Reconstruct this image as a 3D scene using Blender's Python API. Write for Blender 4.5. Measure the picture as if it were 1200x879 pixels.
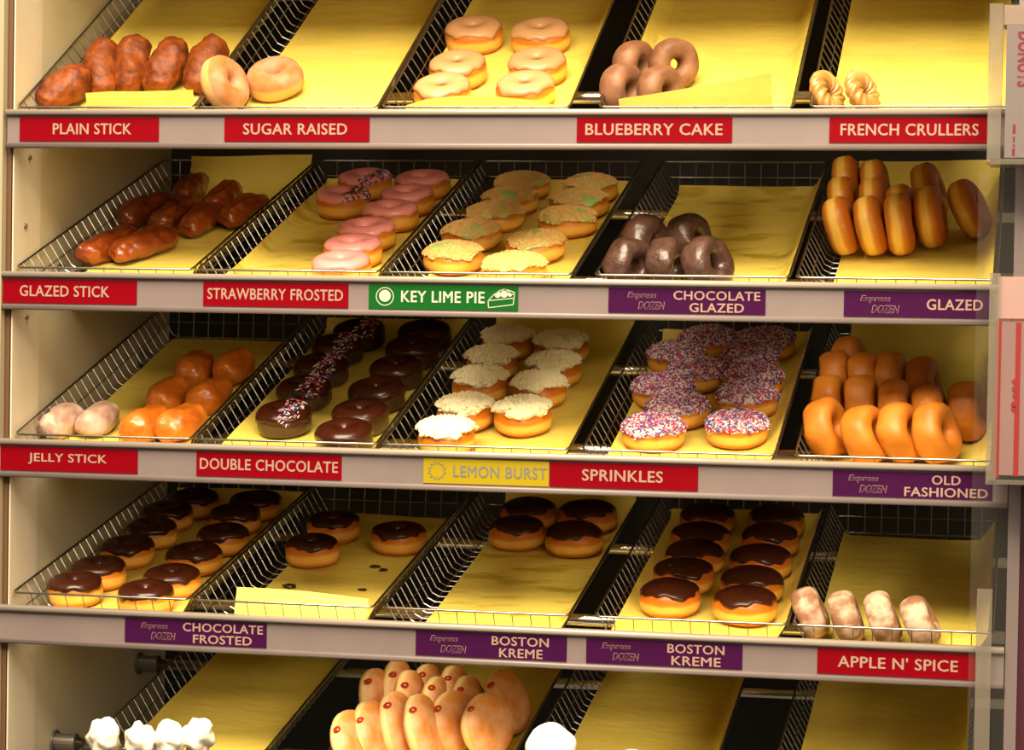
import bpy, math, random
import numpy as np
from mathutils import Vector, Matrix, noise

for o in list(bpy.data.objects):
    bpy.data.objects.remove(o)
SC = bpy.context.scene
COL = SC.collection
PI = math.pi
noise.seed_set(7)

# ---------------------------------------------------------------- camera
FPX = 2893.2153
CAM = Vector((0.0, -3.081322, 0.0))
AX = [Vector((0.97875932, 0.20436017, 0.01634369)),      # picture right
      Vector((0.02122273, -0.02170572, -0.99953912)),    # picture down
      Vector((-0.20391124, 0.97865509, -0.02558176))]    # into the picture
cd = bpy.data.cameras.new('camera')
cam = bpy.data.objects.new('camera', cd)
COL.objects.link(cam)
cd.sensor_width = 36.0
cd.lens = FPX / 1200 * 36
cd.clip_start = 0.05
cam.matrix_world = Matrix(((AX[0].x, -AX[1].x, -AX[2].x, CAM.x), (AX[0].y, -AX[1].y, -AX[2].y, CAM.y),
                           (AX[0].z, -AX[1].z, -AX[2].z, CAM.z), (0, 0, 0, 1)))
SC.camera = cam

# ---------------------------------------------------------------- light
SC.view_settings.view_transform = 'Standard'
SC.view_settings.look = 'None'
SC.view_settings.exposure = -0.12
SC.view_settings.gamma = 1.0
w = bpy.data.worlds.new('shop')
SC.world = w
w.use_nodes = True
w.node_tree.nodes['Background'].inputs[0].default_value = (1.0, 0.80, 0.55, 1)
w.node_tree.nodes['Background'].inputs[1].default_value = 0.17

def area(name, loc, target, sx, sy, watts, color):
    l = bpy.data.lights.new(name, 'AREA')
    l.shape = 'RECTANGLE'; l.size = sx; l.size_y = sy; l.energy = watts; l.color = color
    o = bpy.data.objects.new(name, l)
    COL.objects.link(o)
    o.location = loc
    o.rotation_euler = (Vector(target) - Vector(loc)).to_track_quat('-Z', 'Y').to_euler()
    return o
WARM = (1.0, 0.84, 0.60)
area('counter_light', (-0.50, -2.1, 3.70), (-0.62, 0.1, -0.2), 3.6, 2.4, 640, WARM)
area('tray_fill', (-0.40, -3.3, 2.35), (-0.62, 0.3, -0.25), 3.2, 1.0, 330, WARM)  # added fill lamp, brightens the middle depth of the trays
area('side_fill', (1.7, -3.0, 0.70), (-0.85, 0.3, -0.2), 2.2, 1.2, 60, WARM)  # added low fill from front right, reaches the cream wall under the shelves

# ---------------------------------------------------------------- materials
def mat(name, base, rough=0.5, metal=0.0, spec=0.5, var=None, scale=30.0, bump=0.0, bscale=60.0, coat=0.0, alpha=None, sss=0.0, stops=(0.35, 0.65), trans=0.0):
    m = bpy.data.materials.new(name); m.use_nodes = True
    nt = m.node_tree; b = nt.nodes['Principled BSDF']
    b.inputs['Base Color'].default_value = (*base, 1)
    b.inputs['Roughness'].default_value = rough
    b.inputs['Metallic'].default_value = metal
    b.inputs['Specular IOR Level'].default_value = spec
    b.inputs['Coat Weight'].default_value = coat
    b.inputs['Coat Roughness'].default_value = 0.12
    if trans: b.inputs['Transmission Weight'].default_value = trans
    if sss:
        b.inputs['Subsurface Weight'].default_value = sss
        b.inputs['Subsurface Radius'].default_value = (0.012, 0.006, 0.003)
        b.inputs['Subsurface Scale'].default_value = 0.5
    if alpha is not None: b.inputs['Alpha'].default_value = alpha
    tc = nt.nodes.new('ShaderNodeTexCoord')
    if var:
        n = nt.nodes.new('ShaderNodeTexNoise'); n.inputs['Scale'].default_value = scale; n.inputs['Detail'].default_value = 4
        r = nt.nodes.new('ShaderNodeValToRGB')
        r.color_ramp.elements[0].color = (*base, 1); r.color_ramp.elements[1].color = (*var, 1)
        r.color_ramp.elements[0].position = stops[0]; r.color_ramp.elements[1].position = stops[1]
        nt.links.new(tc.outputs['Object'], n.inputs['Vector'])
        nt.links.new(n.outputs['Fac'], r.inputs[0]); nt.links.new(r.outputs[0], b.inputs['Base Color'])
    if bump:
        n2 = nt.nodes.new('ShaderNodeTexNoise'); n2.inputs['Scale'].default_value = bscale; n2.inputs['Detail'].default_value = 3
        bp = nt.nodes.new('ShaderNodeBump'); bp.inputs['Strength'].default_value = bump; bp.inputs['Distance'].default_value = 0.002
        nt.links.new(tc.outputs['Object'], n2.inputs['Vector'])
        nt.links.new(n2.outputs['Fac'], bp.inputs['Height']); nt.links.new(bp.outputs[0], b.inputs['Normal'])
    return m

def dough_mat(name, brown, mid, pale, hb, band=0.22, sugar=None):
    """fried dough: browned faces and a pale proofing band round the waist (object z = height in the dough)"""
    m = bpy.data.materials.new(name); m.use_nodes = True
    nt = m.node_tree; b = nt.nodes['Principled BSDF']
    b.inputs['Roughness'].default_value = 0.42
    b.inputs['Specular IOR Level'].default_value = 0.35
    b.inputs['Coat Weight'].default_value = 0.12 if not sugar else 0.0
    b.inputs['Coat Roughness'].default_value = 0.25
    tc = nt.nodes.new('ShaderNodeTexCoord')
    sp = nt.nodes.new('ShaderNodeSeparateXYZ'); nt.links.new(tc.outputs['Object'], sp.inputs[0])
    n = nt.nodes.new('ShaderNodeTexNoise'); n.inputs['Scale'].default_value = 38; n.inputs['Detail'].default_value = 4
    nt.links.new(tc.outputs['Object'], n.inputs['Vector'])
    d = nt.nodes.new('ShaderNodeMath'); d.operation = 'DIVIDE'; d.inputs[1].default_value = hb
    nt.links.new(sp.outputs['Z'], d.inputs[0])
    s = nt.nodes.new('ShaderNodeMath'); s.operation = 'MULTIPLY_ADD'; s.inputs[1].default_value = 0.22; 
    nt.links.new(n.outputs['Fac'], s.inputs[0]); nt.links.new(d.outputs[0], s.inputs[2])
    r = nt.nodes.new('ShaderNodeValToRGB'); cr = r.color_ramp
    c = 0.55
    cr.elements[0].position = c - band - 0.14; cr.elements[0].color = (*mid, 1)
    cr.elements[1].position = c + band + 0.22; cr.elements[1].color = (*brown, 1)
    for p, q in ((c - band, pale), (c + band * 0.35, pale), (c + band * 0.35 + 0.12, mid)):
        e = cr.elements.new(p); e.color = (*q, 1)
    nt.links.new(s.outputs[0], r.inputs[0])
    last = r.outputs[0]
    if sugar:
        n3 = nt.nodes.new('ShaderNodeTexNoise'); n3.inputs['Scale'].default_value = 30; n3.inputs['Detail'].default_value = 6
        nt.links.new(tc.outputs['Object'], n3.inputs['Vector'])
        r3 = nt.nodes.new('ShaderNodeValToRGB')
        r3.color_ramp.elements[0].position = 0.38; r3.color_ramp.elements[0].color = (sugar[3],) * 3 + (1,)
        r3.color_ramp.elements[1].position = 0.62; r3.color_ramp.elements[1].color = (sugar[4],) * 3 + (1,)
        nt.links.new(n3.outputs['Fac'], r3.inputs[0])
        mx = nt.nodes.new('ShaderNodeMixRGB'); mx.inputs[2].default_value = (*sugar[:3], 1)
        nt.links.new(r3.outputs[0], mx.inputs[0]); nt.links.new(last, mx.inputs[1]); last = mx.outputs[0]
        b.inputs['Roughness'].default_value = 0.7
    nt.links.new(last, b.inputs['Base Color'])
    n2 = nt.nodes.new('ShaderNodeTexNoise'); n2.inputs['Scale'].default_value = 120; n2.inputs['Detail'].default_value = 3
    bp = nt.nodes.new('ShaderNodeBump'); bp.inputs['Strength'].default_value = 0.25; bp.inputs['Distance'].default_value = 0.001
    nt.links.new(tc.outputs['Object'], n2.inputs['Vector']); nt.links.new(n2.outputs['Fac'], bp.inputs['Height'])
    nt.links.new(bp.outputs[0], b.inputs['Normal'])
    return m

def paper_mat(name, stained):
    m = bpy.data.materials.new(name); m.use_nodes = True
    nt = m.node_tree; b = nt.nodes['Principled BSDF']
    b.inputs['Roughness'].default_value = 0.55; b.inputs['Specular IOR Level'].default_value = 0.3
    tc = nt.nodes.new('ShaderNodeTexCoord')
    mp = nt.nodes.new('ShaderNodeMapping'); mp.inputs['Scale'].default_value = (5, 11, 5)
    nt.links.new(tc.outputs['Object'], mp.inputs[0])
    n = nt.nodes.new('ShaderNodeTexNoise'); n.inputs['Scale'].default_value = 2.2; n.inputs['Detail'].default_value = 4
    nt.links.new(mp.outputs[0], n.inputs['Vector'])
    r = nt.nodes.new('ShaderNodeValToRGB'); e = r.color_ramp.elements
    a, c = (0.74, 0.565, 0.095), (0.79, 0.615, 0.115)
    e[0].color = (*a, 1); e[1].color = (*c, 1); e[0].position = 0.35; e[1].position = 0.6
    if stained:
        e[0].position = 0.52; e[1].position = 0.62
        e[0].color = (*c, 1); e[1].color = (0.56, 0.40, 0.035, 1)
    nt.links.new(n.outputs['Fac'], r.inputs[0]); nt.links.new(r.outputs[0], b.inputs['Base Color'])
    n2 = nt.nodes.new('ShaderNodeTexNoise'); n2.inputs['Scale'].default_value = 4; n2.inputs['Detail'].default_value = 3
    nt.links.new(mp.outputs[0], n2.inputs['Vector'])
    bp = nt.nodes.new('ShaderNodeBump'); bp.inputs['Strength'].default_value = 0.35; bp.inputs['Distance'].default_value = 0.006
    nt.links.new(n2.outputs['Fac'], bp.inputs['Height']); nt.links.new(bp.outputs[0], b.inputs['Normal'])
    return m

M = {
 'wire': mat('chrome_wire', (0.32, 0.30, 0.27), 0.28, 1.0),
 'tube': mat('chrome_tube', (0.75, 0.70, 0.60), 0.16, 1.0),
 'flange': mat('dull_steel', (0.22, 0.20, 0.17), 0.4, 0.8),
 'rail': mat('rail_aluminium', (0.165, 0.127, 0.124), 0.42, 0.1, var=(0.18, 0.139, 0.134), scale=14),
 'lip': mat('rail_lip', (0.34, 0.285, 0.24), 0.32, 0.2),
 'wall': mat('cream_panel', (0.47, 0.41, 0.275), 0.45, var=(0.50, 0.435, 0.295), scale=5, bump=0.05),
 'walltrim': mat('cream_trim', (0.54, 0.465, 0.355), 0.42),
 'screw': mat('screw_steel', (0.16, 0.12, 0.08), 0.5, 0.5),
 'black': mat('black_back', (0.006, 0.006, 0.006), 0.6, var=(0.010, 0.009, 0.008), scale=6),
 'outer': mat('outer_post', (0.30, 0.255, 0.17), 0.45),
 'brown': mat('brown_strip', (0.10, 0.045, 0.02), 0.5),
 'post': mat('mauve_post', (0.14, 0.105, 0.105), 0.45),
 'purple': mat('purple_wall', (0.075, 0.012, 0.025), 0.5),
 'paper': paper_mat('yellow_paper', False),
 'paper2': paper_mat('yellow_paper_greasy', True),
 'red': mat('label_red', (0.16, 0.0003, 0.004), 0.5, spec=0.05),
 'green': mat('label_green', (0.002, 0.075, 0.008), 0.45, spec=0.15),
 'violet': mat('label_purple', (0.036, 0.0035, 0.034), 0.5, spec=0.05),
 'yellow': mat('label_yellow', (0.29, 0.215, 0.006), 0.45, spec=0.15),
 'ink': mat('letter_tan', (0.29, 0.19, 0.145), 0.5, spec=0.15),
 'inkgrey': mat('letter_grey', (0.15, 0.145, 0.13), 0.5, spec=0.1),
 'inkdim': mat('letter_dim', (0.21, 0.12, 0.115), 0.5, spec=0.15),
 'white': mat('letter_white', (0.42, 0.40, 0.33), 0.5),
 'raised': dough_mat('raised_dough', (0.50, 0.12, 0.006), (0.62, 0.19, 0.010), (0.86, 0.46, 0.08), 0.034, 0.16),
 'glazed': dough_mat('glazed_dough', (0.46, 0.11, 0.005), (0.62, 0.22, 0.014), (0.90, 0.55, 0.11), 0.036, 0.16),
 'oldf': mat('old_fashioned_dough', (0.50, 0.145, 0.008), 0.5, var=(0.60, 0.20, 0.016), scale=35, bump=0.3, bscale=90),
 'stick': mat('plain_stick_dough', (0.095, 0.018, 0.002), 0.5, spec=0.25, var=(0.21, 0.045, 0.005), scale=70, bump=0.8, bscale=110),
 'gstick': mat('glazed_stick_dough', (0.17, 0.024, 0.003), 0.3, var=(0.30, 0.055, 0.006), scale=50, bump=0.9, bscale=90, coat=0.6),
 'jstick': mat('jelly_stick_dough', (0.42, 0.085, 0.005), 0.35, var=(0.60, 0.17, 0.012), scale=45, bump=0.6, bscale=70, coat=0.35),
 'sstick': mat('sugared_stick_dough', (0.34, 0.17, 0.11), 0.6, var=(0.58, 0.42, 0.34), scale=45, bump=0.4),
 'sugar': dough_mat('sugared_dough', (0.36, 0.11, 0.022), (0.42, 0.15, 0.035), (0.56, 0.30, 0.08), 0.034, 0.2, (0.60, 0.39, 0.29, 0.02, 0.40)),
 'jelly': dough_mat('jelly_dough', (0.62, 0.22, 0.035), (0.72, 0.32, 0.07), (0.90, 0.65, 0.26), 0.036, 0.13, (0.88, 0.62, 0.44, 0.02, 0.45)),
 'spice': mat('cinnamon_sugar_dough', (0.24, 0.105, 0.045), 0.7, stops=(0.42, 0.60), var=(0.52, 0.34, 0.23), scale=45, bump=0.4, bscale=100),
 'blue': mat('blueberry_dough', (0.15, 0.062, 0.028), 0.5, spec=0.3, var=(0.27, 0.125, 0.06), scale=34, bump=0.35, bscale=90),
 'cake': mat('chocolate_cake', (0.040, 0.016, 0.010), 0.35, var=(0.085, 0.040, 0.028), scale=40, bump=0.9, bscale=110, coat=0.2),
 'cruller': mat('cruller_dough', (0.36, 0.145, 0.025), 0.4, var=(0.50, 0.26, 0.075), scale=40, coat=0.2),
 'choc': mat('chocolate_icing', (0.034, 0.0060, 0.0022), 0.28, spec=0.35, var=(0.044, 0.0080, 0.0030), scale=20, coat=0.2),
 'chocdough': mat('chocolate_dough', (0.045, 0.016, 0.008), 0.4, var=(0.065, 0.026, 0.014), scale=30, bump=0.2, coat=0.3),
 'pink': mat('strawberry_icing', (0.80, 0.26, 0.24), 0.35, var=(0.84, 0.31, 0.28), scale=20, coat=0.25),
 'tan': mat('tan_icing', (0.46, 0.235, 0.098), 0.4, var=(0.50, 0.265, 0.115), scale=20, coat=0.1),
 'lime': mat('lime_icing', (0.42, 0.66, 0.20), 0.35, coat=0.2),
 'crumb': mat('biscuit_crumb', (0.68, 0.37, 0.10), 0.7, var=(0.80, 0.50, 0.18), scale=90),
 'cream': mat('lemon_cream', (0.90, 0.81, 0.50), 0.6, var=(0.92, 0.86, 0.60), scale=80),
 'wcream': mat('white_cream', (0.86, 0.80, 0.66), 0.55, bump=0.3),
 'powder': mat('powdered_sugar', (0.86, 0.83, 0.78), 0.8, bump=0.3, bscale=140),
 'jam': mat('red_jelly', (0.42, 0.03, 0.008), 0.2, coat=0.6),
 's_red': mat('sprinkle_red', (0.55, 0.015, 0.03), 0.35),
 's_white': mat('sprinkle_white', (0.84, 0.80, 0.78), 0.35),
 's_blue': mat('sprinkle_blue', (0.06, 0.075, 0.33), 0.35),
 's_pink': mat('sprinkle_pink', (0.62, 0.25, 0.35), 0.35),
 'pink_white': mat('pale_icing', (0.66, 0.52, 0.52), 0.4),
 's_brown': mat('sprinkle_brown', (0.05, 0.015, 0.01), 0.35),
 'acrylic': mat('clear_acrylic', (0.25, 0.225, 0.20), 0.15, spec=0.1, alpha=0.04),
 'acrylic_edge': mat('acrylic_edge', (0.20, 0.17, 0.135), 0.3, spec=0.15, alpha=0.42),
 'card': mat('mauve_card', (0.105, 0.080, 0.082), 0.6),
 'cardtop': mat('dark_card', (0.16, 0.11, 0.08), 0.6),
 'pinkcard': mat('pink_card', (0.155, 0.076, 0.074), 0.6, var=(0.165, 0.085, 0.08), scale=12),
 'crimson': mat('crimson_print', (0.14, 0.001, 0.022), 0.5, spec=0.1),
 'redprint': mat('red_print', (0.20, 0.004, 0.005), 0.5, spec=0.1),
}

# ---------------------------------------------------------------- helpers
def link(o): COL.objects.link(o); return o
def mesh(name, V, F, mats, smooth=True, fm=None):
    me = bpy.data.meshes.new(name)
    me.from_pydata([tuple(v) for v in V], [], F)
    for m in (mats if isinstance(mats, (list, tuple)) else [mats]): me.materials.append(m)
    if smooth: me.polygons.foreach_set('use_smooth', [True] * len(me.polygons))
    if fm is not None: me.polygons.foreach_set('material_index', fm)
    me.update()
    return me
def obj(name, me, parent=None):
    o = link(bpy.data.objects.new(name, me))
    if parent is not None: o.parent = parent
    return o
def tag(o, label, cat, group=None, kind=None):
    o['label'] = label; o['category'] = cat
    if group: o['group'] = group
    if kind: o['kind'] = kind
    return o
def empty(name, label, cat, group=None):
    o = link(bpy.data.objects.new(name, None)); o.empty_display_size = 0.02
    return tag(o, label, cat, group)
def struct(o): o['kind'] = 'structure'; return o

class MB:
    def __init__(s): s.V = []; s.F = []; s.fm = []
    def add(s, V, F, k=0):
        n = len(s.V); s.V += [tuple(v) for v in V]; s.F += [tuple(i + n for i in f) for f in F]; s.fm += [k] * len(F)
    def box(s, x0, x1, y0, y1, z0, z1, k=0, bev=0.0):
        if bev <= 0:
            V = [(x, y, z) for z in (z0, z1) for y in (y0, y1) for x in (x0, x1)]
            s.add(V, [(0, 2, 3, 1), (4, 5, 7, 6), (0, 1, 5, 4), (2, 6, 7, 3), (0, 4, 6, 2), (1, 3, 7, 5)], k)
        else:
            # extruded along x with a rounded profile
            P = []
            for cy, cz, a0 in ((y1 - bev, z1 - bev, 0), (y0 + bev, z1 - bev, 90), (y0 + bev, z0 + bev, 180), (y1 - bev, z0 + bev, 270)):
                for j in range(4):
                    a = math.radians(a0 + j * 30); P.append((cy + bev * math.cos(a), cz + bev * math.sin(a)))
            n = len(P)
            V = [(x, y, z) for x in (x0, x1) for y, z in P]
            s.add(V, [(i, (i + 1) % n, n + (i + 1) % n, n + i) for i in range(n)] + [tuple(range(n))[::-1], tuple(range(n, 2 * n))], k)
    def tube(s, pts, r, seg=6, k=0, closed=False):
        pts = [Vector(p) for p in pts]; n = len(pts); V = []; up0 = None
        for i, p in enumerate(pts):
            a = pts[(i - 1) % n] if (closed or i > 0) else p; b = pts[(i + 1) % n] if (closed or i < n - 1) else p
            t = (b - a).normalized()
            ref = Vector((0, 0, 1)) if abs(t.z) < 0.9 else Vector((1, 0, 0))
            u = t.cross(ref).normalized(); v = t.cross(u)
            for j in range(seg):
                a_ = 2 * PI * j / seg; V.append(p + r * (math.cos(a_) * u + math.sin(a_) * v))
        F = []
        for i in range(n if closed else n - 1):
            for j in range(seg):
                F.append((i * seg + j, i * seg + (j + 1) % seg, ((i + 1) % n) * seg + (j + 1) % seg, ((i + 1) % n) * seg + j))
        if not closed: F += [tuple(range(seg))[::-1], tuple(range((n - 1) * seg, n * seg))]
        s.add(V, F, k)
    def me(s, name, mats, smooth=False): return mesh(name, s.V, s.F, mats, smooth, s.fm)

def ray(px, py):
    return AX[0] * ((px - 600) / FPX) + AX[1] * ((py - 439.5) / FPX) + AX[2]
def at(px, py, Y=0.0):
    d = ray(px, py); return CAM + d * ((Y - CAM.y) / d.y)
def xz(px, py, Y=0.0): p = at(px, py, Y); return p.x, p.z

# ---------------------------------------------------------------- setting
WX, BY = -1.329, 0.632
ZL = [0.2504, 0.0357, -0.1872, -0.4096, -0.632]      # underside of each rail's rounded top lip
RD = [0.0035, 0.0085, 0.0085, 0.0200, 0.0390]        # basket rim above it
TH = [0.4986, 0.3035, 0.2927, 0.1926, 0.1943]        # tilt of the baskets
b = MB(); b.box(WX - 0.002, WX, 0.105, BY + 0.02, -1.0, 0.80)
struct(obj('wall_left', b.me('wall_left', M['wall'])))
b = MB(); b.box(WX - 0.0005, WX + 0.0015, 0.0125, 0.104, -1.0, 0.80)
struct(obj('trim_1', b.me('trim_1', M['walltrim'])))
b = MB(); b.box(WX - 0.02, 0.06, BY + 0.001, BY + 0.02, -1.0, 0.80)
struct(obj('wall_back', b.me('wall_back', M['black'])))
b = MB(); b.box(-1.372, WX - 0.0022, 0.012, 0.03, -1.0, 0.80)
struct(obj('trim_2', b.me('trim_2', M['brown'])))
b = MB(); b.box(-1.40, -1.3372, -0.004, 0.010, -1.0, 0.80)
struct(obj('trim_3', b.me('trim_3', M['outer'])))
# right hand post and dark purple partition beyond it
b = MB(); b.box(-0.018, -0.0035, 0.004, 0.045, -1.0, 0.80)
struct(obj('trim_4', b.me('trim_4', M['post'])))
b = MB(); b.box(-0.0030, 0.25, 0.05, 0.07, -1.0, 0.80)
struct(obj('wall_right', b.me('wall_right', M['purple'])))
# unseen board standing in for a shelf above, placed to shade the top baskets
b = MB(); b.box(WX, -0.02, 0.03, BY, 0.545, 0.56)
struct(obj('shade_board', b.me('shade_board', M['walltrim'])))

def screw_head(x, z, yy):
    V, F = [], []
    for i in range(10):
        a = 2 * PI * i / 10
        V.append((WX + 0.0016, yy + 0.004 * math.cos(a), z + 0.004 * math.sin(a)))
    for i in range(10):
        a = 2 * PI * i / 10
        V.append((WX + 0.0045, yy + 0.003 * math.cos(a), z + 0.003 * math.sin(a)))
    F = [(i, (i + 1) % 10, 10 + (i + 1) % 10, 10 + i) for i in range(10)] + [tuple(range(10, 20))]
    return mesh('screw', V, F, M['screw'])
for (yy, z, where) in ((0.062, 0.198, 'top shelf rail'), (0.058, -0.018, 'second shelf rail'), (0.05, 0.105, 'glazed stick basket, in the cream wall edge')):
    tag(obj('screw', screw_head(0, z, yy)), 'small dark screw head in cream wall below ' + where if 'basket' not in where else 'small dark screw head high above the ' + where, 'screw', 'screws in the cream wall')

# ---------------------------------------------------------------- rails
RL = [(8, 1163), (3, 1167), (0, 1170), (-3, 1174)]
shelf = ['top shelf', 'second shelf', 'third shelf', 'fourth shelf', 'bottom shelf']
for k in range(4):
    z = ZL[k]
    x0 = xz(RL[k][0], 140 + 200 * k)[0]; x1 = -0.0195
    r = empty('shelf_rail', ['mauve aluminium price rail under the top shelf baskets', 'mauve aluminium price rail with the green pie label',
                             'mauve aluminium price rail with the yellow label', 'mauve aluminium price rail with mostly purple labels, lowest of the four'][k], 'shelf rail', 'price rails along the shelf fronts')
    r.location = ((x0 + x1) / 2, 0, z - 0.0435)
    off = -r.location
    def rp(name, bb, m, sm=False):
        bb.V = [tuple(Vector(v) + off) for v in bb.V]; return obj(name, bb.me(name, m, sm), r)
    b = MB(); b.box(x0, x1, 0.002, 0.006, z - 0.040, z + 0.002); rp('channel', b, M['rail'])
    b = MB(); b.box(x0, x1, -0.005, 0.0115, z - 0.0005, z + 0.0075, 0, 0.003); rp('top_lip', b, M['lip'], True)
    b = MB(); b.box(x0, x1, -0.004, 0.0115, z - 0.0435, z - 0.0365, 0, 0.002); rp('bottom_lip', b, M['rail'], True)

# ---------------------------------------------------------------- support tubes
TUBES = []
for k in range(5):
    for (Y, rr) in ((0.177, 0.0085), (0.51, 0.0085)):
        zf = ZL[k] + RD[k] + Y * math.tan(TH[k]) - 0.044 / math.cos(TH[k]) - 0.0125
        t = empty('support_tube', 'chrome tube carrying the %s baskets, %s' % (shelf[k], 'behind their front ends' if Y < 0.3 else 'under their back ends'), 'tube', 'chrome tubes under the baskets')
        t.location = (WX, Y, zf)
        b = MB(); b.tube([(0.0005, 0, 0), (-0.02 - WX, 0, 0)], rr, 14); obj('rod', b.me('rod', M['tube'], True), t)
        b = MB(); b.tube([(0.0005, 0, 0), (0.004, 0, 0)], 0.017, 18); b.tube([(0.004, 0, 0), (0.03, 0, 0)], 0.0125, 18)
        b.tube([(0.03, 0, 0), (0.034, 0, 0)], 0.0135, 18); obj('flange', b.me('flange', M['flange'], False), t)

# ---------------------------------------------------------------- wire baskets
HW, FW, HB, LB, FI = 0.1231, 0.100, 0.044, 0.600, 0.016
def y_front(z): return FI * (1 - z / HB)
def half(z): return FW + (HW - FW) * z / HB
WR = 0.0009
def basket_meshes():
    out = {}
    b = MB(); R = 0.008
    cs = []
    for cx, cy, a0 in ((HW - R, LB - R, 0), (-HW + R, LB - R, 90), (-HW + R, R, 180), (HW - R, R, 270)):
        for j in range(4):
            a = math.radians(a0 + 30 * j); cs.append((cx + R * math.cos(a), cy + R * math.sin(a), HB))
    b.tube(cs, 0.0016, 8, 0, True); out['rim'] = b.me('rim', M['wire'], True)
    for sgn, nm in ((-1, 'side_panel'), (1, 'side_panel.001')):
        b = MB()
        for i in range(24):
            y = 0.022 + i * 0.0242
            b.tube([(sgn * HW, y, HB), (sgn * (FW + 0.004), y, 0.006), (sgn * (FW - 0.006), y, 0.0005)], WR, 5)
        b.tube([(sgn * half(0.022), 0.008, 0.022), (sgn * half(0.022), LB - 0.008, 0.022)], WR, 5)
        out[nm] = b.me('side_panel', M['wire'])
    for nm in ('front_panel', 'back_panel'):
        b = MB(); Y = (lambda z: y_front(z)) if nm[0] == 'f' else (lambda z: LB - y_front(z))
        for i in range(9):
            x = (i - 4) * 0.0243
            b.tube([(x, Y(HB), HB), (x, Y(0), 0.0)], WR if nm[0] == 'b' else 0.0006, 5)
        b.tube([(-half(0.022), Y(0.022), 0.022), (half(0.022), Y(0.022), 0.022)], WR, 5)
        b.tube([(-FW, Y(0), 0), (FW, Y(0), 0)], WR, 5)
        out[nm] = b.me(nm, M['wire'])
    b = MB()
    for i in range(24):
        y = 0.022 + i * 0.0242; b.tube([(-FW + 0.006, y, 0.0005), (FW - 0.006, y, 0.0005)], WR, 5)
    for i in range(5):
        x = (i - 2) * 0.048; b.tube([(x, FI, -0.0012), (x, LB - FI, -0.0012)], 0.0012, 5)
    out['floor_panel'] = b.me('floor_panel', M['wire'])
    return out
BM = basket_meshes()
YB = 0.0145
def frame_of(k, xl):
    """matrix of basket-space (x across, y up the slope, z off the floor; origin = front middle of the floor)"""
    th = TH[k]; n = Vector((0, -math.sin(th), math.cos(th)))
    rim = Vector((xl + HW, YB, ZL[k] + RD[k] + YB * math.tan(th)))
    return Matrix.Translation(rim - n * HB) @ Matrix.Rotation(th, 4, 'X')

# shelf, left rim X, contents name, liner options: (x0 shift, y start, y end, back curl, stained)
BK = [
 (0, -1.325, 'plain stick', dict(y1=.578, el=.022)), (0, -1.075, 'sugar raised', dict(y1=.578, el=.003)), (0, -0.822, 'tan frosted', dict(y1=.578, el=.018)), (0, -0.538, 'blueberry cake', dict(y1=.578, el=.032)), (0, -0.271, 'cruller', dict(y1=.578, el=.02)),
 (1, -1.324, 'glazed stick', dict(y1=.622, el=-.010)), (1, -1.070, 'strawberry', dict(y1=.582, st=1, el=.028)), (1, -0.816, 'key lime', dict(y1=.582)), (1, -0.539, 'chocolate cake ring', dict(y1=.572, st=1)), (1, -0.284, 'glazed ring', dict(y1=.615, el=.0)),
 (2, -1.323, 'jelly stick', dict(y1=.556)), (2, -1.070, 'double chocolate', dict(y1=.60, el=.026)), (2, -0.816, 'lemon', dict(y1=.61)), (2, -0.552, 'sprinkled', dict(y1=.59, el=.02)), (2, -0.282, 'old fashioned', dict(y1=.615)),
 (3, -1.324, 'chocolate frosted', dict(y1=.60)), (3, -1.071, 'chocolate ring', dict(y1=.560, el=-.002)), (3, -0.812, 'cream filled', dict(y1=.61, st=1, el=-.003)), (3, -0.533, 'long chocolate column', dict(y1=.59, el=.026)), (3, -0.280, 'cinnamon sugar', dict(y1=.550, el=.016)),
 (4, -1.221, 'cream topped stick', dict(y1=.59, el=.018)), (4, -0.892, 'jelly filled', dict(y1=.59)), (4, -0.627, 'powdered', dict(y1=.59)), (4, -0.306, 'empty', dict(y1=.59, el=.018)),
]
def liner_mesh(xl, y0, y1, seed, stained):
    """one sheet: flat on the floor, turning up the right side and a little up the back"""
    rnd = random.Random(seed); ph = [rnd.uniform(0, 6.28) for _ in range(4)]
    prof = []
    xb = FW - 0.014; A = math.radians(58); bl = 0.022; rr = bl / A
    s0, s1 = -xb - xl, xb + 0.046
    for i in range(27):
        d = s0 + (s1 - s0) * i / 26
        sg = -1 if d < 0 else 1; x = abs(d); z = 0.0022
        if x > xb:
            e = x - xb; a = min(e, bl) / rr; g = max(e - bl, 0)
            x = xb + rr * math.sin(a) + g * math.cos(A); z = 0.0022 + rr * (1 - math.cos(a)) + g * math.sin(A)
        prof.append((sg * x, z))
    V, F = [], []
    ny = 36
    back0 = LB - FI - 0.042
    for j in range(ny + 1):
        y = y0 + (y1 - y0) * j / ny
        yy, dz = y, 0.0
        if y > back0:
            e = y - back0; a = min(e / 0.03, 1) * math.radians(50)
            rr = 0.03 / math.radians(50)
            yy = back0 + rr * math.sin(a); dz = rr * (1 - math.cos(a))
            if e > 0.03: yy += (e - 0.03) * 0.64; dz += (e - 0.03) * 0.77
        for i, (x, z) in enumerate(prof):
            wv = 0.0007 * (1 + math.sin(13 * y + ph[0] + 21 * x)) + 0.0005 * (1 + math.sin(31 * y + ph[1] - 12 * x))
            edge = 0.0
            if j == ny: edge = 0.004 * math.sin(9 * x + ph[2]) + 0.003 * math.sin(25 * x + ph[3])
            V.append((x, yy + edge, max(z, dz * 0.97 + 0.0022 if dz > z - 0.0022 else z) + wv))
    n = len(prof)
    for j in range(ny):
        for i in range(n - 1):
            a = j * n + i; F.append((a, a + 1, a + n + 1, a + n))
    return mesh('paper_liner', V, F, M['paper2' if stained else 'paper'])

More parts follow.
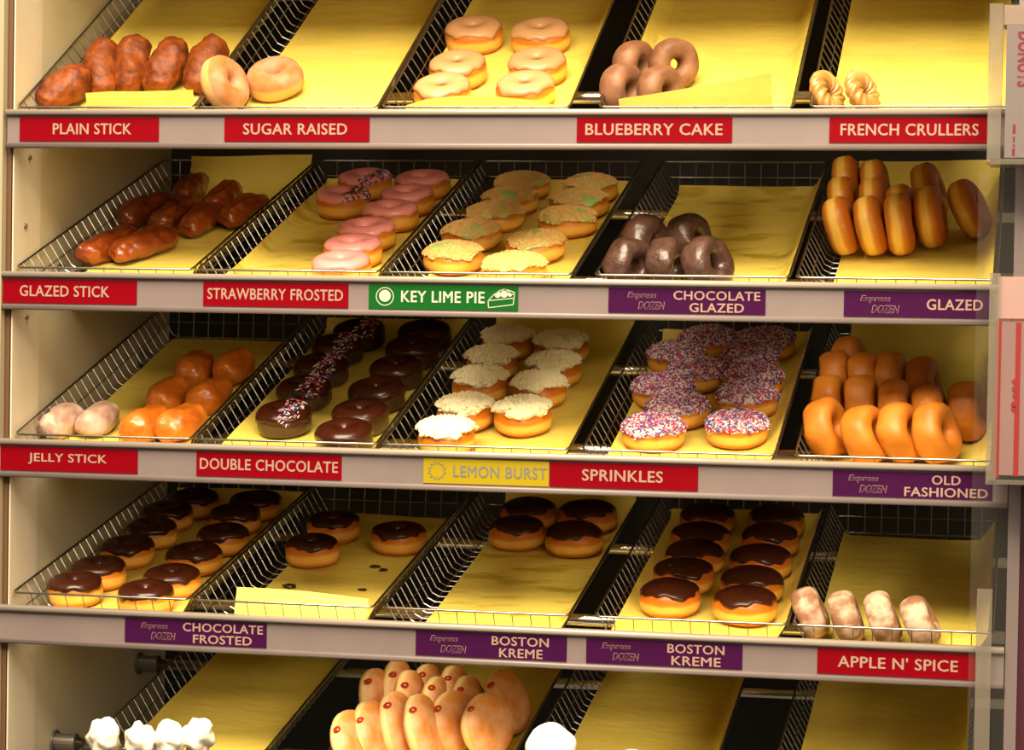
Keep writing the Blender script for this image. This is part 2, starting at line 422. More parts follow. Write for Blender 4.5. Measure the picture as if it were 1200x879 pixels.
def sheet(parent, name, rows, m, wav=0.0, seed=0):
    """a curved paper piece from rows of 3D points (basket space)"""
    n = len(rows[0]); V = [p for r in rows for p in r]
    F = [(j * n + i, j * n + i + 1, (j + 1) * n + i + 1, (j + 1) * n + i) for j in range(len(rows) - 1) for i in range(n - 1)]
    return obj(name, mesh(name, V, F, m), parent)

FR = {}
LINER = {}
for bi, (k, xl, what, o) in enumerate(BK):
    Mx = frame_of(k, xl)
    FR[what] = (Mx, k)
    r = empty('wire_basket', {'empty': 'chrome wire basket with bare yellow paper at the end of the bottom shelf'}.get(what, 'sloped chrome wire basket holding the %s pastries on the %s' % (what, shelf[k])), 'basket', 'wire baskets on the shelves')
    r.matrix_world = Mx
    for nm, me in BM.items(): obj(nm.split('.')[0], me, r)
    p = obj('paper_liner', liner_mesh(o.get('el', 0.009), o.get('y0', FI + 0.006), o['y1'], bi, o.get('st')))
    tag(p, {'empty': 'bare yellow paper liner at the end of the bottom shelf'}.get(what, 'yellow paper liner under the %s pastries on the %s' % (what, shelf[k])), 'paper liner', 'paper liners in the baskets')
    p.matrix_world = Mx
    LINER[what] = p

def loc(what, px, py, h=0.0):
    """basket-space point seen at a pixel, at height h over the basket floor"""
    Mx, k = FR[what]; Mi = Mx.inverted()
    c = Mi @ CAM; d = Mi.to_3x3() @ ray(px, py)
    return c + d * ((h - c.z) / d.z)
def locy(what, px, py, y):
    Mx, k = FR[what]; Mi = Mx.inverted()
    c = Mi @ CAM; d = Mi.to_3x3() @ ray(px, py)
    return c + d * ((y - c.y) / d.y)

# folded front flaps of some liners
def flap(what, pts, lean=0.012, y=0.034, name='folded_flap'):
    """pts: pixels along the flap's top edge, left to right"""
    top = [locy(what, px, py, y + lean) for px, py in pts]
    fine = []
    for a, c in zip(top[:-1], top[1:]):
        fine += [a.lerp(c, t / 4) for t in range(4)]
    fine.append(top[-1])
    rows = []
    for t, (fy, fz) in enumerate(((0.0, 0.0), (0.10, 0.25), (0.35, 0.5), (0.7, 0.78), (1.0, 1.0))):
        rows.append([(max(-half(0.01) + 0.004, min(half(p.z * fz) - 0.004, p.x)), y + (p.y - y) * fy, 0.0045 + max(p.z - 0.0045, 0.001) * fz) for p in fine])
    sheet(LINER[what], name, rows, M['paper'])
flap('plain stick', [(100, 109), (130, 107), (165, 107), (200, 106), (226, 105)], lean=0.004, y=0.03)
flap('tan frosted', [(474, 124), (500, 116), (540, 112), (580, 113), (620, 117), (655, 124)], lean=0.004, y=0.028)
flap('blueberry cake', [(706, 118), (760, 111), (820, 101), (870, 92), (904, 85)], lean=0.002, y=0.0205)
flap('chocolate ring', [(278, 688), (320, 690), (360, 693), (400, 698), (432, 702)], lean=0.02, y=0.028)
# a second sheet behind the blueberry rings
a0 = loc('blueberry cake', 742, 41, 0.012); a1 = loc('blueberry cake', 905, 96, 0.006)
rows = []
for j in range(7):
    t = j / 6
    rows.append([(x, (0.05 + (a0.y - 0.05) * t) * (1 - u) + (0.045 + (max(a1.y, 0.06) - 0.045) * t) * u, 0.0065 + 0.006 * t * (1 - u))
                 for u in [i / 10 for i in range(11)] for x in [-0.092 + 0.176 * u]])
sheet(LINER['blueberry cake'], 'overlapping_sheet', rows, M['paper'])

# ---------------------------------------------------------------- pastry shapes
def spow(v, e): return math.copysign(abs(v) ** e, v)
class Ring:
    """ring dough: R outer radius, h hole radius, b half height"""
    def __init__(s, R, h, b, seed, wob=0.025, e=0.85, crease=0.0, flat=0.8):
        r = random.Random(seed); s.R, s.h, s.b, s.e, s.cr, s.fl = R, h, b, e, crease, flat
        s.w = [(r.uniform(0, 6.28), wob * r.uniform(0.3, 1) / (i + 1)) for i in range(4)]; s.seed = seed
    def wb(s, th): return 1 + sum(a * math.sin((i + 2) * th + p) for i, (p, a) in enumerate(s.w))
    def P(s, th, ph, off=0.0):
        a = (s.R - s.h) / 2; rm = s.h + a
        c, q = math.cos(ph), math.sin(ph)
        rr = rm + (a + off) * spow(c, s.e); z = (s.b + off) * spow(q, s.e)
        if c > 0: rr -= s.cr * s.R * math.exp(-((z / (0.3 * s.b)) ** 2))
        W = s.wb(th); rr *= W
        z *= 1 + 0.5 * (W - 1)
        z = max(z, -s.fl * s.b) + s.fl * s.b
        return Vector((rr * math.cos(th), rr * math.sin(th), z))
    full = True
class Disc(Ring):
    def P(s, th, ph, off=0.0):
        c, q = math.cos(ph), math.sin(ph)
        rr = (s.R + off) * max(c, 0.0) ** 0.62; z = (s.b + off) * spow(q, 0.9)
        rr -= s.cr * s.R * math.exp(-((z / (0.3 * s.b)) ** 2)) * (c > 0.3)
        W = s.wb(th); rr *= W; z *= 1 + 0.6 * (W - 1)
        z = max(z, -s.fl * s.b) + s.fl * s.b
        return Vector((rr * math.cos(th), rr * math.sin(th), z))
    full = False

def bumpy(v, amp, sc, seed):
    if amp == 0: return v
    return v + noise.noise_vector(v * sc + Vector((seed * 3.1, seed * 1.7, 0))) * amp

def dough_mesh(S, m, nt=36, npz=18, amp=0.0006, sc=60):
    V, F = [], []
    if S.full:
        for i in range(nt):
            for j in range(npz):
                V.append(bumpy(S.P(2 * PI * i / nt, 2 * PI * j / npz), amp, sc, S.seed))
        for i in range(nt):
            for j in range(npz):
                F.append((i * npz + j, ((i + 1) % nt) * npz + j, ((i + 1) % nt) * npz + (j + 1) % npz, i * npz + (j + 1) % npz))
    else:
        for j in range(npz + 1):
            ph = -PI / 2 + PI * j / npz
            if j in (0, npz): V.append(S.P(0, ph)); continue
            for i in range(nt): V.append(bumpy(S.P(2 * PI * i / nt, ph), amp, sc, S.seed))
        idx = lambda i, j: 1 + (j - 1) * nt + i % nt
        for i in range(nt):
            F.append((0, idx(i + 1, 1), idx(i, 1))); F.append((len(V) - 1, idx(i, npz - 1), idx(i + 1, npz - 1)))
            for j in range(1, npz - 1): F.append((idx(i, j), idx(i + 1, j), idx(i + 1, j + 1), idx(i, j + 1)))
    return mesh('dough', V, F, m)

def ice_range(S, th, lo, drip, seed):
    r = random.Random(seed * 7 + 1); p = [r.uniform(0, 6.28) for _ in range(5)]
    return math.radians(lo + drip * (0.5 * math.sin(3 * th + p[0]) + 0.35 * math.sin(5 * th + p[1]) + 0.3 * math.sin(9 * th + p[2]) + 0.18 * math.sin(14 * th + p[3])))
def icing_mesh(S, m, lo=25, hi=150, drip=12, thick=0.0022, nt=64, n=14, lump=0.0, lsc=160, name='icing', seed=None):
    seed = S.seed if seed is None else seed
    V, F = [], []
    top = math.radians(hi) if S.full else PI / 2 - 0.001
    for i in range(nt):
        th = 2 * PI * i / nt; a = ice_range(S, th, lo, drip, seed)
        for j in range(n + 1):
            t = j / n
            e = min(t, 1 - t if S.full else 1.0) * n
            k = [-0.0006, 0.75][0] if e == 0 else (thick * (0.72 if e < 1.5 else 1.0))
            tt = t if j not in (1, n - 1) or n < 4 else ((0.16 / n) if j == 1 else (1 - 0.16 / n if S.full else t))
            v = S.P(th, a + (top - a) * tt, k)
            if lump and e > 0:
                v = v + noise.noise_vector(v * lsc) * lump + Vector((0, 0, abs(noise.noise(v * lsc * 0.8)) * lump * 1.5))
            V.append(v)
    for i in range(nt):
        for j in range(n):
            a0 = i * (n + 1) + j; b0 = ((i + 1) % nt) * (n + 1) + j
            F.append((a0, b0, b0 + 1, a0 + 1))
    if not S.full:
        V.append(S.P(0, PI / 2, thick)); c = len(V) - 1
        for i in range(nt): F.append((i * (n + 1) + n, ((i + 1) % nt) * (n + 1) + n, c))
    return mesh(name, V, F, m)

def surf_pt(S, th, ph, off):
    p = S.P(th, ph, off); e = 0.02
    n = (S.P(th, ph, off + 0.002) - S.P(th, ph, off - 0.0))
    return p, n.normalized() if n.length > 1e-9 else Vector((0, 0, 1))
def sprinkle_mesh(S, count, lo, hi, mats, seed, sel=None, L=0.0052, r=0.00085, off=0.0026, drip=12):
    rnd = random.Random(seed); b = MB(); got = 0; tries = 0
    while got < count and tries < count * 8:
        tries += 1
        th = rnd.uniform(0, 2 * PI); a = ice_range(S, th, lo, drip, S.seed)
        top = math.radians(hi) if S.full else PI / 2
        ph = a + 0.05 + (top - a - 0.05) * rnd.random() ** (1.0 if S.full else 1.0)
        p, n = surf_pt(S, th, ph, off)
        if not S.full and rnd.random() > (math.hypot(p.x, p.y) / S.R) ** 0.8: continue
        if sel and not sel(p): continue
        got += 1
        t = n.orthogonal().normalized(); t = Matrix.Rotation(rnd.uniform(0, 6.28), 3, n) @ t
        t = (t + n * rnd.uniform(-0.25, 0.35)).normalized()
        u = t.cross(n).normalized(); v = u.cross(t)
        k = rnd.randrange(len(mats)); ll = L * rnd.uniform(0.7, 1.1) / 2
        V = []
        for s, rr in ((-ll, r * 0.6), (-ll * 0.75, r), (ll * 0.75, r), (ll, r * 0.6)):
            for j in range(5):
                q = 2 * PI * j / 5; V.append(p + t * s + (u * math.cos(q) + v * math.sin(q)) * rr)
        F = [(i * 5 + j, i * 5 + (j + 1) % 5, i * 5 + 5 + (j + 1) % 5, i * 5 + 5 + j) for i in range(3) for j in range(5)] + [(4, 3, 2, 1, 0), (15, 16, 17, 18, 19)]
        b.add(V, F, k)
    return b.me('sprinkles', mats, True)
def crumb_mesh(S, count, lo, hi, m, seed, size=(0.0015, 0.0032), off=0.002, sel=None, name='crumbs', drip=12):
    rnd = random.Random(seed); b = MB(); got = 0; tries = 0
    while got < count and tries < count * 8:
        tries += 1
        th = rnd.uniform(0, 2 * PI); a = ice_range(S, th, lo, drip, S.seed)
        top = math.radians(hi) if S.full else PI / 2
        ph = a + (top - a) * rnd.random()
        p, n = surf_pt(S, th, ph, off)
        if not S.full and rnd.random() > (math.hypot(p.x, p.y) / S.R) ** 0.8: continue
        if sel and not sel(p): continue
        got += 1; q = rnd.uniform(*size)
        V = [p + Vector((rnd.uniform(0.6, 1.1) * q * x, rnd.uniform(0.6, 1.1) * q * y, rnd.uniform(0.5, 1) * q * z)) for x, y, z in
             ((1, 0, 0), (-1, 0, 0), (0, 1, 0), (0, -1, 0), (0, 0, 1), (0, 0, -1))]
        b.add(V, [(0, 2, 4), (2, 1, 4), (1, 3, 4), (3, 0, 4), (2, 0, 5), (1, 2, 5), (3, 1, 5), (0, 3, 5)])
    return b.me(name, m, False)

def stick_mesh(L, r, m, seed, amp=0.003, sc=28, ridge=0.0, fine=0.0):
    """oblong fried stick along y, resting on z=0"""
    V, F = [], []; nt, n = 32, 44
    rnd = random.Random(seed); bend = rnd.uniform(-0.004, 0.004)
    for j in range(n + 1):
        ph = -PI / 2 + PI * j / n; y = L / 2 * spow(math.sin(ph), 0.8); rr = r * max(math.cos(ph), 0) ** 0.55
        if j in (0, n): V.append(Vector((0, y, r * 0.85))); continue
        for i in range(nt):
            a = 2 * PI * i / nt
            q = rr * (1 + ridge * math.exp(-((a - 1.6) / 0.25) ** 2) * -1)
            v = Vector((q * math.cos(a) * 1.06 + bend * (2 * y / L) ** 2, y, q * math.sin(a) * 0.94))
            v = bumpy(bumpy(v, amp, sc, seed), fine, 110, seed)
            v.z = max(v.z, -0.85 * r) + 0.85 * r
            V.append(v)
    idx = lambda i, j: 1 + (j - 1) * nt + i % nt
    for i in range(nt):
        F.append((0, idx(i, 1), idx(i + 1, 1))); F.append((len(V) - 1, idx(i + 1, n - 1), idx(i, n - 1)))
        for j in range(1, n - 1): F.append((idx(i, j), idx(i, j + 1), idx(i + 1, j + 1), idx(i + 1, j)))
    return mesh('stick', V, F, m)

def cruller_mesh(R, h, m, seed):
    V, F = [], []; nt, n = 96, 24; a = (R - h) / 2; rm = h + a
    for i in range(nt):
        th = 2 * PI * i / nt
        for j in range(n):
            ph = 2 * PI * j / n
            q = a * (1 + 0.16 * math.cos(4 * ph + 12 * th)) * (0.92 if math.sin(ph) < 0 else 1)
            V.append(Vector(((rm + q * math.cos(ph)) * math.cos(th), (rm + q * math.cos(ph)) * math.sin(th), max(q * math.sin(ph) * 0.85, -0.7 * a) + 0.7 * a)))
    for i in range(nt):
        for j in range(n): F.append((i * n + j, ((i + 1) % nt) * n + j, ((i + 1) % nt) * n + (j + 1) % n, i * n + (j + 1) % n))
    return mesh('cruller', V, F, m)

def blob_mesh(name, r, m, seed, amp=0.25, sc=55, sq=(1, 1, 1), n=12, nt=20, base=True):
    V, F = [], []
    for j in range(n + 1):
        ph = -PI / 2 + PI * j / n
        if j in (0, n): V.append(Vector((0, 0, r * math.sin(ph) * sq[2]))); continue
        for i in range(nt):
            a = 2 * PI * i / nt
            d = Vector((math.cos(a) * math.cos(ph), math.sin(a) * math.cos(ph), math.sin(ph)))
            q = r * (1 + amp * noise.noise(d * r * sc + Vector((seed, 0, seed * 2))))
            V.append(Vector((d.x * q * sq[0], d.y * q * sq[1], d.z * q * sq[2])))
    idx = lambda i, j: 1 + (j - 1) * nt + i % nt
    for i in range(nt):
        F.append((0, idx(i + 1, 1), idx(i, 1))); F.append((len(V) - 1, idx(i, n - 1), idx(i + 1, n - 1)))
        for j in range(1, n - 1): F.append((idx(i, j), idx(i + 1, j), idx(i + 1, j + 1), idx(i, j + 1)))
    return mesh(name, V, F, m)

# a kind = list of variants; a variant = (radius, height, [(part name, mesh, is_stuff)])
RWB = [M['s_red'], M['s_white'], M['s_blue'], M['s_white'], M['s_pink'], M['s_red'], M['s_blue']]
K = {}
def iced(key, cls, R, h, b, dm, im, n=3, lo=25, hi=150, drip=12, thick=0.0022, seed=0, extra=None, crease=0.02, lump=0, **kw):
    K[key] = []
    for i in range(n):
        S = cls(R * (1 + 0.02 * (i - 1)), h, b, seed + i, crease=crease)
        parts = [('dough', dough_mesh(S, dm), False), ('icing', icing_mesh(S, im, lo, hi, drip, thick, lump=lump, **kw), False)]
        if extra: parts += extra(S, seed + i)
        K[key].append((S.R, S.b * 1.8, parts))
iced('tan', Ring, .0405, .006, .0185, M['raised'], M['tan'], lo=34, seed=10, drip=14)
iced('pink', Ring, .0415, .010, .0180, M['raised'], M['pink'], lo=30, hi=158, seed=20)
iced('pinkspr', Ring, .0415, .009, .0190, M['raised'], M['pink'], lo=30, hi=158, seed=30,
     extra=lambda S, s: [('sprinkles', sprinkle_mesh(S, 190, 26, 165, [M['s_brown'], M['s_white'], M['s_brown'], M['s_pink'], M['s_blue'], M['s_brown']], s, lambda p: p.x > 0.012), True)])
iced('lime', Disc, .0430, 0, .0175, M['raised'], M['lime'], lo=30, seed=40, thick=.0025,
     extra=lambda S, s: [('crumbs', crumb_mesh(S, 1100, 30, 90, M['crumb'], s, (0.0013, 0.0030), 0.0026, lambda p: noise.noise(p * 26 + Vector((s * 1.9, 3, 0))) > -0.34), True)])
iced('dchoc', Ring, .0400, .005, .0190, M['chocdough'], M['choc'], lo=12, hi=165, seed=50, drip=10)
iced('dchocspr', Ring, .0400, .005, .0190, M['chocdough'], M['choc'], lo=12, hi=165, seed=56, drip=10,
     extra=lambda S, s: [('sprinkles', sprinkle_mesh(S, 200, 14, 170, RWB, s, lambda p: 0.004 < p.x * 0.86 - p.y * 0.5 + 0.004 < 0.034 and p.z > 0.02), True)])
iced('lemon', Disc, .0395, 0, .0200, M['raised'], M['cream'], lo=36, seed=60, thick=.0045, lump=.0030, lsc=110,
     extra=lambda S, s: [('topping', crumb_mesh(S, 330, 36, 90, M['cream'], s, (0.0026, 0.0056), 0.0055, name='topping'), True)])
iced('sprink', Ring, .0430, .008, .0180, M['raised'], M['pink_white'], lo=24, hi=160, seed=70,
     extra=lambda S, s: [('sprinkles', sprinkle_mesh(S, 1500, 21, 174, RWB, s, r=.00105), True)])
iced('chocring', Ring, .0400, .007, .0190, M['raised'], M['choc'], lo=34, hi=150, seed=80, drip=14)
iced('chocfr', Ring, .0395, .0042, .0190, M['raised'], M['choc'], lo=25, hi=165, seed=90)
iced('kreme', Disc, .0430, 0, .0220, M['raised'], M['choc'], lo=29, seed=100, drip=12, crease=.025, n=4)
def plain(key, R, h, b, dm, n=3, seed=0, cls=Ring, crease=0.02, amp=0.0006, sc=60, wob=0.025, extra=None, flat=0.9):
    K[key] = []
    for i in range(n):
        S = cls(R * (1 + 0.02 * (i - 1)), h, b, seed + i, crease=crease, wob=wob, flat=flat)
        K[key].append((S.R, S.b * (1 + flat), [('dough', dough_mesh(S, dm, amp=amp, sc=sc), False)] + (extra(S, seed + i) if extra else [])))
plain('glazed', .0415, .005, .0184, M['glazed'], seed=110, n=4)
plain('old', .0395, .0085, .0200, M['oldf'], seed=120, crease=0.0, amp=.0032, sc=36, n=4)
plain('spice', .0350, .006, .0178, M['spice'], seed=130, crease=0.0, amp=.0018, sc=34)
plain('blue', .0340, .007, .0185, M['blue'], seed=140, crease=0.0, amp=.0018, sc=36)
plain('cakering', .0370, .008, .0200, M['cake'], seed=150, crease=0.0, amp=.0042, sc=48, n=4)
plain('sugarraised', .0400, .006, .0180, M['sugar'], seed=160, wob=0.04)
def jam(S, s):
    p = S.P(PI + 0.45, 0.25); me = blob_mesh('jelly_spot', 0.0062, M['jam'], s, 0.3, 90, (0.6, 1.0, 0.9), 8, 12)
    for v in me.vertices: v.co = v.co + Vector((p.x + 0.001, p.y, p.z))
    return [('jelly_spot', me, False)]
plain('jelly', .0455, 0, .0172, M['jelly'], seed=170, cls=Disc, wob=0.05, n=4, extra=jam)
K['powder'] = []
for i in range(3):
    me = blob_mesh('dough', .0325, M['powder'], i * 2.7, 0.12, 40, (1, 1, 0.92), 16, 28)
    for v in me.vertices: v.co.z += .0295
    K['powder'].append((.0325, .059, [('dough', me, False)]))
K['stick'] = [(.024, .044, [('dough', stick_mesh(.088, .0245, M['stick'], 190 + i, .0065, 34, 0, .0022), False)]) for i in range(3)]
K['gstick'] = [(.024, .042, [('dough', stick_mesh(.120, .0212, M['gstick'], 200 + i, .0050, 34, 0.25, .0022), False)]) for i in range(3)]
K['jstick'] = [(.026, .044, [('dough', stick_mesh(.088, .0243, M['jstick'], 210 + i, .0050, 30, 0, .0014), False)]) for i in range(3)]
K['sstick'] = [(.025, .042, [('dough', stick_mesh(.078, .0222, M['sstick'], 220 + i, .0050, 34, 0, .0016), False)]) for i in range(2)]
K['cruller'] = [(.031, .024, [('dough', cruller_mesh(.031, .007, M['cruller'], 230), False)])]

NAME = dict(tan='frosted_doughnut', pink='strawberry_doughnut', pinkspr='strawberry_doughnut', lime='lime_doughnut', dchoc='chocolate_doughnut', dchocspr='chocolate_doughnut',
            lemon='lemon_doughnut', sprink='sprinkled_doughnut', chocring='chocolate_frosted_doughnut', chocfr='chocolate_frosted_doughnut', kreme='filled_doughnut',
            glazed='glazed_doughnut', old='cake_doughnut', spice='spiced_doughnut', blue='blueberry_doughnut', cakering='chocolate_cake_doughnut', sugarraised='sugared_doughnut',
            jelly='jelly_doughnut', powder='powdered_doughnut', stick='plain_stick', gstick='glazed_stick', jstick='jelly_stick', sstick='sugared_stick', cruller='french_cruller')
CAT = lambda key: 'pastry' if 'stick' in key or key == 'cruller' else 'doughnut'
cnt = {}
def pastry(key, what, pos, R3, label, group, scale=1.0):
    i = cnt.get(key, 0); cnt[key] = i + 1
    rad, hgt, parts = K[key][i % len(K[key])]
    Mx, k = FR[what]
    W = Mx @ Matrix.Translation(pos) @ R3.to_4x4() @ Matrix.Scale(scale, 4)
    if len(parts) == 1:
        r = link(bpy.data.objects.new(NAME[key], parts[0][1])); tag(r, label, CAT(key), group)
    else:
        r = empty(NAME[key], label, CAT(key), group)
        for nm, me, stuff in parts:
            o = link(bpy.data.objects.new(nm, me)); o.parent = r
            if stuff: o['kind'] = 'stuff'
    r.matrix_world = W
    return r
def dims(key): return K[key][cnt.get(key, 0) % len(K[key])][:2]

GRP = {}
def flat(what, items, group, gap=0.985):
    """items: (key, px, py, label[, spin, tilt_x, tilt_y]) lying on the paper; pushed apart so that none cut into each other"""
    P = []; sim = dict(cnt)
    for it in items:
        key = it[0]; v = K[key][sim.get(key, 0) % len(K[key])]; sim[key] = sim.get(key, 0) + 1
        p = loc(what, it[1], it[2], v[1] * 0.55); P.append([p.x, p.y, v[0]])
    for _ in range(150):
        for a in range(len(P)):
            for c in range(a):
                dx, dy = P[a][0] - P[c][0], P[a][1] - P[c][1]; d = math.hypot(dx, dy) or 1e-6
                need = (P[a][2] + P[c][2]) * gap
                if d < need:
                    e = (need - d) / 2 * 0.6; P[a][0] += dx / d * e; P[a][1] += dy / d * e; P[c][0] -= dx / d * e; P[c][1] -= dy / d * e
            P[a][0] = max(-0.109 + P[a][2], min(0.098 - P[a][2], P[a][0])); P[a][1] = max(P[a][2] + 0.014, min(LB - 0.02 - P[a][2], P[a][1]))
    rnd = random.Random(len(what) * 13)
    for it, (x, y, rr) in zip(items, P):
        spin = it[4] if len(it) > 4 and it[4] is not None else rnd.uniform(0, 6.28)
        tx, ty = (it[5], it[6]) if len(it) > 6 else (0, 0)
        lift = 0.0052 + rr * (abs(math.sin(tx)) + abs(math.sin(ty)))
        pastry(it[0], what, Vector((x, y, lift)), Matrix.Rotation(tx, 3, 'X') @ Matrix.Rotation(ty, 3, 'Y') @ Matrix.Rotation(spin, 3, 'Z'), it[3], group)

def axis_rot(yaw, lean, spin):
    """stand a pastry on its edge: its face turns to +x, yawed towards the front, top leaning to -x"""
    A = Vector((math.cos(lean) * math.cos(yaw), -math.cos(lean) * math.sin(yaw), math.sin(lean)))
    return Vector((0, 0, 1)).rotation_difference(A).to_matrix() @ Matrix.Rotation(spin, 3, 'Z'), A
def stand(what, items, group):
    """items: (key, px, py of the topmost point, label, yaw, lean in degrees[, spin, lift])"""
    for it in items:
        key, px, py, label, yaw, lean = it[:6]
        R, t = dims(key)
        Rm, A = axis_rot(math.radians(yaw), math.radians(lean), it[6] if len(it) > 6 else 0.0)
        ext = R * math.cos(math.radians(lean)) * 0.985 + t / 2 * math.sin(abs(math.radians(lean))) * 0.75
        c = loc(what, px, py, 2 * ext + 0.003)
        # centre lies below the top point, shifted along the lean
        ctr = Vector((c.x + R * math.sin(math.radians(lean)) * math.cos(math.radians(yaw)), c.y, ext + 0.003 + (it[7] if len(it) > 7 else 0)))
        ctr.x = max(-0.125 + ext * 0.45, ctr.x); ctr.y = max(ctr.y, FI + (0.014 if what == 'blueberry cake' else 0.003) + R * 0.97)
        pastry(key, what, ctr - A * (t / 2), Rm, label, group)

def sticks(what, items, group):
    """items: (key, px, py of the body's middle, label, turn in degrees[, pitch])"""
    for it in items:
        key, px, py, label, turn = it[:5]
        R, t = dims(key); p = loc(what, px, py, t * 0.5 + 0.024 * math.sin(math.radians(it[5] if len(it) > 5 else 0)))
        pastry(key, what, Vector((p.x, p.y, 0.004 + 0.024 * math.sin(math.radians(it[5] if len(it) > 5 else 0)))), Matrix.Rotation(math.radians(turn), 3, 'Z') @ Matrix.Rotation(math.radians(it[5] if len(it) > 5 else 0), 3, 'X'), label, group)

ORD = ['at the front', 'second from front', 'third from front', 'fourth from front', 'fifth from front', 'last at the back', 'seventh from front']
def col(key, pts, desc, where, spin=None):
    out = []
    for i, p in enumerate(pts):
        o = ORD[i] if i < len(pts) - 1 else 'last at the back'
        out.append((key, p[0], p[1], '%s, %s %s' % (desc, o, where), spin))
    return out

# ---- top shelf
sticks('plain stick', [
 ('stick', 78, 104, 'dark plain fried stick lying alone in front, against the basket wire', -38, 12),
 ('stick', 121, 78, 'slim plain stick beside the wire, first of the row behind the paper flap', 6, 30),
 ('stick', 157, 72, 'large dark plain stick, second of the row behind the paper flap', 4, 32),
 ('stick', 200, 74, 'plain stick with pale patch on top, third behind the paper flap', -14, 28),
 ('stick', 244, 75, 'plain stick at the end of the row, beside the sugar raised doughnuts', -16, 26)], 'plain sticks')
def free(key, what, px, py, h, A, spin, label, group, clear=0.0):
    R, t = dims(key); A = Vector(A).normalized()
    Rm = Vector((0, 0, 1)).rotation_difference(A).to_matrix() @ Matrix.Rotation(spin, 3, 'Z')
    ext = R * math.sqrt(max(0, 1 - A.z ** 2)) * 0.96 + t / 2 * abs(A.z)
    h = ext + 0.004 if h is None else h
    p = loc(what, px, py, h)
    pastry(key, what, p - A * (t / 2), Rm, label, group)
free('sugarraised', 'sugar raised', 264, 98, None, (0.86, -0.10, 0.42), 0.6, 'pale sugared ring propped on edge, in front against the basket wire', 'sugar raised doughnuts')
free('sugarraised', 'sugar raised', 322, 92, None, (0.05, -0.16, 0.98), 2.0, 'golden sugared ring leaning towards the front beside the paler one', 'sugar raised doughnuts')
T = 'tan frosted ring doughnut, %s, %s'
flat('tan frosted', [
 ('tan', 520, 111, T % ('front one', 'behind the paper flap near the wire')), ('tan', 536, 87, T % ('middle one', 'in the column near the wire')), ('tan', 556, 44, T % ('back one', 'in the column near the wire')),
 ('tan', 616, 110, T % ('front one', 'in the column near the blueberry basket')), ('tan', 630, 82, T % ('middle one', 'in the column near the blueberry basket')), ('tan', 634, 46, T % ('back one', 'in the column near the blueberry basket'))], 'tan frosted doughnuts')
stand('blueberry cake', [
 ('blue', 737, 48, 'brown blueberry cake ring on edge, back one beside the basket wire', 32, 14),
 ('blue', 783, 45, 'brown blueberry cake ring turned to show its hole, largest looking, at the back', 58, 20),
 ('blue', 718, 84, 'brown blueberry cake ring on edge, in front beside the chrome tube', 28, 14),
 ('blue', 766, 77, 'brown blueberry cake ring in front, half behind the slanting paper flap', 38, 18)], 'blueberry cake doughnuts')
free('cruller', 'cruller', 972, 109, None, (0.80, -0.22, 0.50), 0.3, 'ridged pale cruller beside the basket wire', 'french crullers')
free('cruller', 'cruller', 1013, 108, None, (0.80, -0.20, 0.52), 1.0, 'ridged pale cruller on the open paper side of the pair', 'french crullers')

# ---- second shelf
sticks('glazed stick', [
 ('gstick', 128, 288, 'glazed brown stick in front, along the wire by the white wall', -16),
 ('gstick', 171, 286, 'shiny glazed brown stick in front, broadest and reddest', -26),
 ('gstick', 168, 246, 'glazed brown stick along the wire, behind the front one', -12),
 ('gstick', 206, 252, 'glazed brown stick behind the broad shiny one', -8),
 ('gstick', 238, 256, 'glazed brown stick with whitish cracked end, middle of the basket', -2),
 ('gstick', 222, 222, 'glazed brown stick farthest back in the basket', 8),
 ('gstick', 262, 233, 'glazed brown stick at the back, beside the cracked-end one', 0),
 ('gstick', 288, 246, 'glazed brown stick beside the wire next to the strawberry basket', -10)], 'glazed sticks')
S1 = 'pink frosted ring doughnut, %s, in the column beside the key lime basket'
flat('strawberry', [('pink', 400, 318, S1 % 'frontmost')] + [('pink', px, py, S1 % t) for px, py, t in ((414, 298, 'second'), (430, 278, 'third'), (458, 256, 'fourth'), (477, 238, 'fifth'), (497, 218, 'last at back'))] + [
 ('pinkspr', 402, 240, 'pink frosted doughnut with dark sprinkles, front one of the two', -0.15, 0, 0), ('pinkspr', 431, 216, 'pink frosted doughnut with dark sprinkles, back one of the two', -0.3, 0, 0)], 'strawberry doughnuts')
flat('key lime', col('lime', [(526, 305), (552, 279), (580, 257), (598, 239), (612, 221)], 'crumb topped lime doughnut', 'in the column by the strawberry basket') +
     col('lime', [(602, 318), (628, 292), (668, 263), (684, 242), (692, 224)], 'crumb topped lime doughnut', 'in the column by the chocolate cake rings'), 'key lime doughnuts')
stand('chocolate cake ring', [
 ('cakering', 732, 281, 'dark chocolate cake ring on edge, front one beside the wire', 38, 8),
 ('cakering', 776, 283, 'dark chocolate cake ring in front, middle one of the front row', 12, 4, 1.0),
 ('cakering', 816, 280, 'dark chocolate cake ring in front, farthest from the wire', 30, 22, 2.0),
 ('cakering', 752, 252, 'dark chocolate cake ring behind the front one beside the wire', 25, 10, 2.0),
 ('cakering', 797, 248, 'dark chocolate cake ring at the back, tallest of the heap', 20, 20, 3.0)], 'chocolate cake rings')
G = 'plain golden glazed ring on edge, %s'
